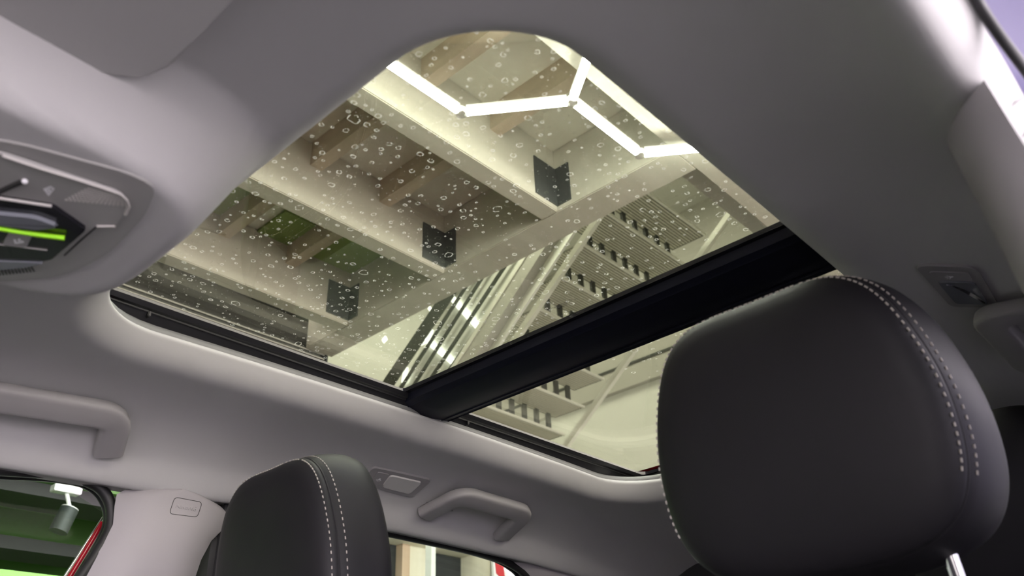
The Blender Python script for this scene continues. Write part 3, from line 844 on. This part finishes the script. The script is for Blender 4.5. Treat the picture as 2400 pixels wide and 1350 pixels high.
# near door seal, rear quarter trims
o = seal('trim_7', [(-.616, .08, 1.452), (-.615, -.05, 1.472), (-.614, -.30, 1.495), (-.614, -.49, 1.497), (-.622, -.520, 1.46), (-.630, -.500, 1.36), (-.640, -.45, 1.05)], .0035); struct(o, 'dark rubber door seal along the near door opening')
for s in (-1, 1):
    V = []; F = []
    fe = [at(1205, 1318, x=.606), at(1232, 1338, x=.606), at(1250, 1362, x=.610), at(1268, 1430, x=.616)]
    for p in [(v.z, v.x, v.y) for v in fe] + [(1.25, .635, -1.49), (1.03, .66, -1.51)]:
        z, x, y0 = p
        V += [(s * x, y0, z), (s * (x - .012), y0 - .05, z + .002), (s * (x - .035), -2.05, z - .03)]
    for i in range(5):
        for j in range(2): F.append((i * 3 + j, i * 3 + j + 1, i * 3 + j + 4, i * 3 + j + 3))
    struct(mesh('trim_8' if s > 0 else 'trim_9', V, F, 'trim', smooth=True), 'grey rear quarter trim on the %s side' % ('far' if s > 0 else 'near'))

# ------------------------------------------------------------------ garage
struct(box('floor', (-5.2, -9, -.1), (6, 7, 0), 'concrete'), 'dark concrete garage floor')
struct(box('floor_bounce', (-18, -12, -.12), (-5.2, 14, -.02), 'bounceground'), 'unseen pale forecourt outside the open garage side')  # unseen pale ground added as a reflector on the near side
gc = struct(box('garage_ceiling', (.30, -2.44, 3.42), (2.85, 4.0, 3.50), 'boards'), 'beige timber garage ceiling with deep beams')
struct(box('garage_ceiling_side', (-2.2, -7.0, 3.42), (.30, 4.0, 3.50), 'lilac'), 'lilac painted garage ceiling on the near side')
XB = [.49, 1.18, 1.86, 2.575]
for X in XB:
    box('beam', (X - .088 if X > 1 else .36, -2.27 if X > 1 else -4.6, 3.10), (X if X > 1 else .53, 3.55, 3.42), 'beamwood', gc, .004)
box('side_panel', (.30, -4.6, 3.40), (.78, -2.44, 3.48), 'greywall', gc)
gb = box('cross_beam', (.53, -2.44, 3.10), (2.85, -2.27, 3.42), 'beamwood', gc, .004)
jm = None
for y in (-1.505, -1.872, -1.138, -.77, -.40, -.03):
    for X0, X1 in zip(XB, XB[1:]):
        a = box('joist', (X0, y - .058, 3.30), (X1 - .088, y, 3.42), 'joistwood', gc)
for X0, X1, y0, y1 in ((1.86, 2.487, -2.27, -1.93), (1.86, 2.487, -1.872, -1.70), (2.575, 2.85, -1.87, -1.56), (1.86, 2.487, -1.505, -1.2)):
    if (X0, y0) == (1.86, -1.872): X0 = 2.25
    box('green_spill', (X0, y0, 3.405), (X1, y1, 3.42), 'greenspill', gc)  # thin slabs coloured green to paint in green light bounced onto the ceiling
for X in XB[1:]:
    bm = bmesh.new(); xf = X - .088
    bbox(bm, (xf - .006, -2.27, 3.125), (xf, -2.13, 3.315)); bbox(bm, (xf - .075, -2.27, 3.125), (xf, -2.264, 3.315))
    frombm('bracket', bm, 'darkplate', gc)
# dark duct bar with two pale lines, standing in for the mirrored guide rail
du = empty('rail_reflection', 'dark duct with two pale cables running along the far side of the garage', 'reflection', loc=(3.0, -1.5, 2.9))
bpy.context.view_layer.update(); dinv = du.matrix_world.inverted()
for o in (box('body', (2.87, -2.40, 2.62), (3.05, 3.5, 3.30), 'mirrordark', du, .02),
          box('end_cap', (2.86, -2.43, 2.60), (3.06, -2.40, 3.32), 'darkplate', du, .01)):
    o.matrix_parent_inverse = dinv
for z in (3.085, 3.06):
    o = tube('reflected_line', [(2.862, -2.4, z + .02), (2.862, 3.4, z - .01)], .004, 'mirrorline', du, 8); o.matrix_parent_inverse = dinv
# honeycomb LED lamp
def honeycomb(name, label, cells, L, dx, z, group, wd=.0125, vertical=None):
    """cells: hexagon centres; dx half width, L edge"""
    dy = L / 2
    t = empty(name, label, 'lamp', group, loc=(cells[0][0], cells[0][1], z)); bpy.context.view_layer.update(); inv = t.matrix_world.inverted()
    edges = set(); verts = {}
    for cx_, cy_ in cells:
        vs = [(cx_ + dx, cy_ - dy), (cx_, cy_ - dy - HG), (cx_ - dx, cy_ - dy), (cx_ - dx, cy_ + dy), (cx_, cy_ + dy + HG), (cx_ + dx, cy_ + dy)]
        keys = []
        for v in vs:
            kk = next((q for q in verts if (verts[q] - Vector(v)).length < .05), None)
            if kk is None: kk = len(verts); verts[kk] = Vector(v)
            keys.append(kk)
        for i in range(6): edges.add(tuple(sorted((keys[i], keys[(i + 1) % 6]))))
    for a, b in sorted(edges):
        A, B = verts[a], verts[b]; d = (B - A).normalized(); A2 = A + d * .018; B2 = B - d * .018
        o = tube('light_tube', [(A2.x, A2.y, z), (B2.x, B2.y, z)], 0, 'led', t, prof=superell(wd, .012, 12, 2.6), up=(0, 0, 1)); o.matrix_parent_inverse = inv
        o = box('tube_back', (-.014, -(B2 - A2).length / 2, .0), (.014, (B2 - A2).length / 2, .010), 'connector', t, 0,
                Matrix.Translation(((A2.x + B2.x) / 2, (A2.y + B2.y) / 2, z + .012)) @ Matrix.Rotation(math.atan2(d.y, d.x) - PI / 2, 4, 'Z')); o.matrix_parent_inverse = inv
    for kk, v in verts.items():
        bm = bmesh.new(); bmesh.ops.create_cone(bm, cap_ends=True, segments=12, radius1=.019, radius2=.019, depth=.026)
        bmesh.ops.translate(bm, vec=(v.x, v.y, z + .004), verts=bm.verts)
        o = frombm('connector', bm, 'connector', t, smooth=True, angle=40); o.matrix_parent_inverse = inv
    return t
HG = .224
honeycomb('honeycomb_lamp', 'white LED tube lamp in a honeycomb pattern under the timber garage ceiling',
          [(.59, -1.318), (.289, -1.932), (-.012, -1.318), (.289, -.704), (-.313, -.704), (-.313, -1.932)], .39, .301, 3.03, None)

# staircase behind the cross beam
stair = empty('staircase', 'pale open-riser staircase with ribbed tread undersides seen through the glass roof', 'staircase', loc=(3.0, -4.5, 3.0))
bpy.context.view_layer.update(); sinv = stair.matrix_world.inverted()
def sp(o): o.matrix_parent_inverse = sinv; return o
SY0, SY1 = -4.02, -5.05
X1_, Z1_, DX, DZ = 2.230, 4.274, .2160, -.1712
slat_me = None
for i in range(-2, 7):
    x = X1_ + DX * i; z = Z1_ + DZ * i
    tr = sp(box('tread', (x, SY1, z), (x + .305, SY0, z + .012), 'treadgap', stair))
    for j in range(11):
        o = box('slat', (x + .030 + j * .0245, SY1 + .02, z - .005), (x + .030 + j * .0245 + .0125, SY0 - .005, z), 'treadslat', tr); o.matrix_parent_inverse = sinv
    o = box('nosing', (x - .001, SY1, z - .006), (x + .016, SY0, z + .014), 'steelwhite', tr); o.matrix_parent_inverse = sinv
    for j in range(6 if i > -2 else 0):
        yy = SY0 - .16 - j * .145
        o = box('riser_post', (x + .055, yy - .045, z + .012), (x + .075, yy, z - DZ), 'darkbar', tr); o.matrix_parent_inverse = sinv
ang = math.atan2(DZ, DX)
for y0, y1 in ((SY0, SY0 + .035), (SY1 - .10, SY1 - .06)):
    bm = bmesh.new()
    A = Vector((X1_ - 3.2 * DX, 0, Z1_ - 3.2 * DZ)); B = Vector((X1_ + 7.6 * DX, 0, Z1_ + 7.6 * DZ))
    for P0, P1 in ((A, B),):
        vs = []
        for y in (y0, y1):
            for p, dz in ((P0, -.04), (P1, -.04), (P1, .02), (P0, .02)): vs.append(bm.verts.new((p.x, y, p.z + dz)))
        a = vs[:4]; b = vs[4:]
        bm.faces.new(a); bm.faces.new(b[::-1])
        for q in range(4): bm.faces.new((a[q], b[q], b[(q + 1) % 4], a[(q + 1) % 4]))
    sp(frombm('stringer', bm, 'steelwhite', stair))
for y_ in (SY0 + .017, SY1 - .08): sp(box('support_post', (X1_ + 7.0 * DX - .03, y_ - .02, 0), (X1_ + 7.0 * DX + .03, y_ + .02, Z1_ + 7.0 * DZ), 'steelwhite', stair))
# inclined dark rails in front of a white panel with glowing tubes behind them
rl = empty('stair_screen', 'white panelled stair screen with slanting dark rails and bright glowing tubes behind them', 'screen', loc=(3.0, -3.45, 3.4))
bpy.context.view_layer.update(); rinv = rl.matrix_world.inverted()
def slant(name, a, b, wd, y0, y1, m, ext0=0, ext1=0):
    A = at(*a, y=-3.4); B = at(*b, y=-3.4); d = (B - A).normalized(); A = A - d * ext0; B = B + d * ext1
    nrm = Vector((-d.z, 0, d.x)) * wd / 2
    V = []
    for y in (y0, y1):
        for p in (A - nrm, B - nrm, B + nrm, A + nrm): V.append((p.x, y, p.z))
    o = mesh(name, V, [(0, 1, 2, 3), (7, 6, 5, 4), (0, 4, 5, 1), (1, 5, 6, 2), (2, 6, 7, 3), (3, 7, 4, 0)], m, rl); o.matrix_parent_inverse = rinv
    return o
for a, b, wd in (((914, 893), (1028, 723), .125), ((942, 905), (1070, 706), .030), ((976, 893), (1110, 682), .030), ((1021, 870), (1146, 680), .032), ((1068, 846), (1182, 680), .034)):
    slant('rail', a, b, wd, -3.405, -3.397, 'darkbar', .4, .6)
slant('white_panel', (1075, 790), (1160, 660), .62, -3.47, -3.45, 'whiteboard', .9, .8)
slant('edge_rail', (1262, 590), (1135, 790), .10, -3.50, -3.38, 'greywall', .6, .5)
slant('edge_trim', (1232, 610), (1110, 800), .035, -3.44, -3.37, 'steelwhite', .6, .5)
for pth in (((1000, 797), (1066, 852)), ((1058, 697), (1122, 768)), ((1122, 772), (1130, 822)), ((1000, 797), (1012, 772)), ((1000, 797), (985, 805)), ((952, 862), (946, 896)), ((905, 792), (898, 800)), ((1006, 727), (1010, 722))):
    A = at(*pth[0], y=-3.425); B = at(*pth[1], y=-3.425)
    o = tube('light_tube', [A, B], 0, 'glow_wall', rl, prof=superell(.022, .010, 10, 2.5), up=(0, 1, 0)); o.matrix_parent_inverse = rinv
# rear and far walls
bw = struct(box('wall_garage_rear', (-2.2, -6.2, 0), (6, -6.0, 7.0), 'whitewall'), 'white rear wall of the garage')
fw = struct(box('wall_garage_far', (5.0, -6.2, 0), (5.2, 4, 7.0), 'whitewall'), 'white far wall of the garage')
struct(box('stairwell_ceiling', (.0, -6.2, 5.6), (5.2, -2.44, 5.7), 'plaster'), 'pale plaster ceiling over the stairwell')
struct(box('wall_stairwell', (.30, -2.60, 3.42), (5.0, -2.44, 5.7), 'plaster'), 'plaster wall above the cross beam')
struct(box('wall_landing', (.60, -6.0, 3.42), (.75, -2.44, 5.7), 'greywall'), 'grey wall at the head of the stairs')
g0 = at(1415, 935, y=-6.0)
up_ = box('upper_band', (.0, -6.0, g0.z), (5.0, -5.94, 5.6), 'greywall', bw)
up2 = box('dark_joint', (.0, -5.94, g0.z + .20), (5.0, -5.93, g0.z + .225), 'darkbar', bw)

struct(box('wall_front_block', (-2.4, 3.6, 0), (5.2, 3.8, 3.5), 'greywall'), 'unseen grey front wall added to block light from ahead')  # unseen wall added to keep world light out of the windscreen
# green mezzanine beyond the far front window with a track spotlight
mz = empty('mezzanine', 'green painted steel mezzanine with grey boards beyond the far front window', 'mezzanine', loc=(3.8, -1.0, 2.2))
bpy.context.view_layer.update(); minv = mz.matrix_world.inverted()
def mp_(o): o.matrix_parent_inverse = minv; return o
mp_(box('deck', (3.10, -2.6, 2.62), (4.95, 3.5, 2.70), 'greyboard', mz))
for x0, z0, z1, m in ((3.12, 2.30, 2.62, 'greenpaint'), (3.62, 2.28, 2.62, 'greenpaint'), (4.2, 2.20, 2.62, 'greenpaint'), (4.8, 2.0, 2.62, 'greenpaint')):
    mp_(box('girder', (x0, -2.5, z0), (x0 + .05, 3.4, z1), m, mz)); mp_(box('flange', (x0 - .07, -2.5, z0 - .015), (x0 + .12, 3.4, z0), 'greenpaint', mz))
for x0, z0 in ((3.3, 2.22), (3.9, 2.12)):
    mp_(box('board', (x0, -2.5, z0), (x0 + .26, 3.4, z0 + .06), 'greyboard', mz))
mp_(box('cross_strut', (3.2, -1.95, 2.02), (4.9, -1.91, 2.07), 'greenpaint', mz))
mp_(box('lime_panel', (3.0, -2.5, 1.60), (4.9, 3.4, 1.84), 'limepaint', mz))
sl = empty('spotlight', 'grey cylindrical track spotlight with white mount hanging by the far front window', 'lamp', loc=at(155, 1150, x=3.0))
bpy.context.view_layer.update(); slinv = sl.matrix_world.inverted()
p0 = at(163, 1193, x=3.0); p1 = at(136, 1246, x=3.0); pm_ = at(155, 1150, x=3.0)
def slp(o): o.matrix_parent_inverse = slinv; return o
slp(tube('body', [p0, p1], .036, 'spotbody', sl, 24)); slp(tube('rear_cap', [p0 + (p0 - p1).normalized() * .004, p0], .0345, 'spotwhite', sl, 24))
slp(tube('stem', [pm_, p0 + (p0 - p1).normalized() * .002], .008, 'spotwhite', sl, 12))
slp(box('mount', (pm_.x - .025, pm_.y - .055, pm_.z - .012), (pm_.x + .025, pm_.y + .055, pm_.z + .018), 'spotwhite', sl, .003))
slp(box('track', (pm_.x - .018, -2.6, pm_.z + .018), (pm_.x + .018, 1.5, pm_.z + .04), 'greenpaint', sl))

# panelled wall seen through the far rear window
pw = empty('panelled_wall', 'pale timber wall with dark panels beyond the far rear window', 'wall panel', loc=(4.0, -4.0, 2.2))
bpy.context.view_layer.update(); pinv = pw.matrix_world.inverted()
def pp_(o): o.matrix_parent_inverse = pinv; return o
XW = 4.0
def wq(name, pa, pb, m, x0, x1):
    A = at(*pa, x=XW); B = at(*pb, x=XW)
    return pp_(box(name, (x0, min(A.y, B.y), min(A.z, B.z)), (x1, max(A.y, B.y), max(A.z, B.z)), m, pw))
zt = at(1000, 1287, x=XW).z
ya, yb, yc, yd, ye = at(938, 1330, x=XW).y, at(956, 1330, x=XW).y, at(1014, 1330, x=XW).y, at(1091, 1330, x=XW).y, at(1143, 1335, x=XW).y
pp_(box('back_panel', (4.05, -5.3, 1.2), (4.12, -2.7, 2.75), 'darkpanel', pw))
pp_(box('top_rail', (3.90, yd, zt), (4.05, -2.7, zt + .13), 'lightboard', pw)); pp_(box('top_rail', (3.86, yd, zt + .13), (4.05, -2.7, zt + .30), 'lightboard', pw))
pp_(box('timber_strip', (3.98, yb, 1.2), (4.05, ya, zt), 'tanwood', pw)); pp_(box('board', (3.99, yc, 1.2), (4.05, yb, zt), 'lightboard', pw))
pp_(box('side_board', (3.75, yd - .30, 1.2), (4.05, yd, zt + .25), 'lightboard', pw)); pp_(box('white_post', (3.72, ye - .06, 1.2), (4.05, ye, 2.72), 'steelwhite', pw))
sg = empty('safety_sign', 'red and white striped sign beyond the rear corner of the far rear window', 'sign', loc=at(1165, 1330, x=3.7))
bpy.context.view_layer.update(); sginv = sg.matrix_world.inverted()
c = at(1170, 1335, x=3.7)
o = box('board', (3.70, c.y - .20, c.z - .45), (3.72, c.y + .06, c.z + .17), 'signwhite', sg); o.matrix_parent_inverse = sginv
V = [(3.695, c.y + .04, c.z + .06), (3.695, c.y - .02, c.z + .06), (3.695, c.y - .05, c.z - .06), (3.695, c.y + .01, c.z - .06)]
for k_, dz in enumerate((0, -.22)):
    V = []
    for xx in (3.690, 3.6995):
        V += [(xx, c.y + .045, c.z + .05 + dz), (xx, c.y - .035, c.z + .05 + dz), (xx, c.y - .055, c.z - .09 + dz), (xx, c.y + .035, c.z - .03 + dz)]
    o = mesh('stripe', V, [(0, 1, 2, 3), (7, 6, 5, 4), (0, 4, 5, 1), (1, 5, 6, 2), (2, 6, 7, 3), (3, 7, 4, 0)], 'signred', sg); o.matrix_parent_inverse = sginv

# every mesh is modelled in car coordinates: undo the offset of the empties that parent the parts
bpy.context.view_layer.update()
for o in col.objects:
    if o.parent is not None:
        o.matrix_parent_inverse = Matrix.Translation(o.parent.location).inverted() if o.parent.type == 'EMPTY' else Matrix.Identity(4)
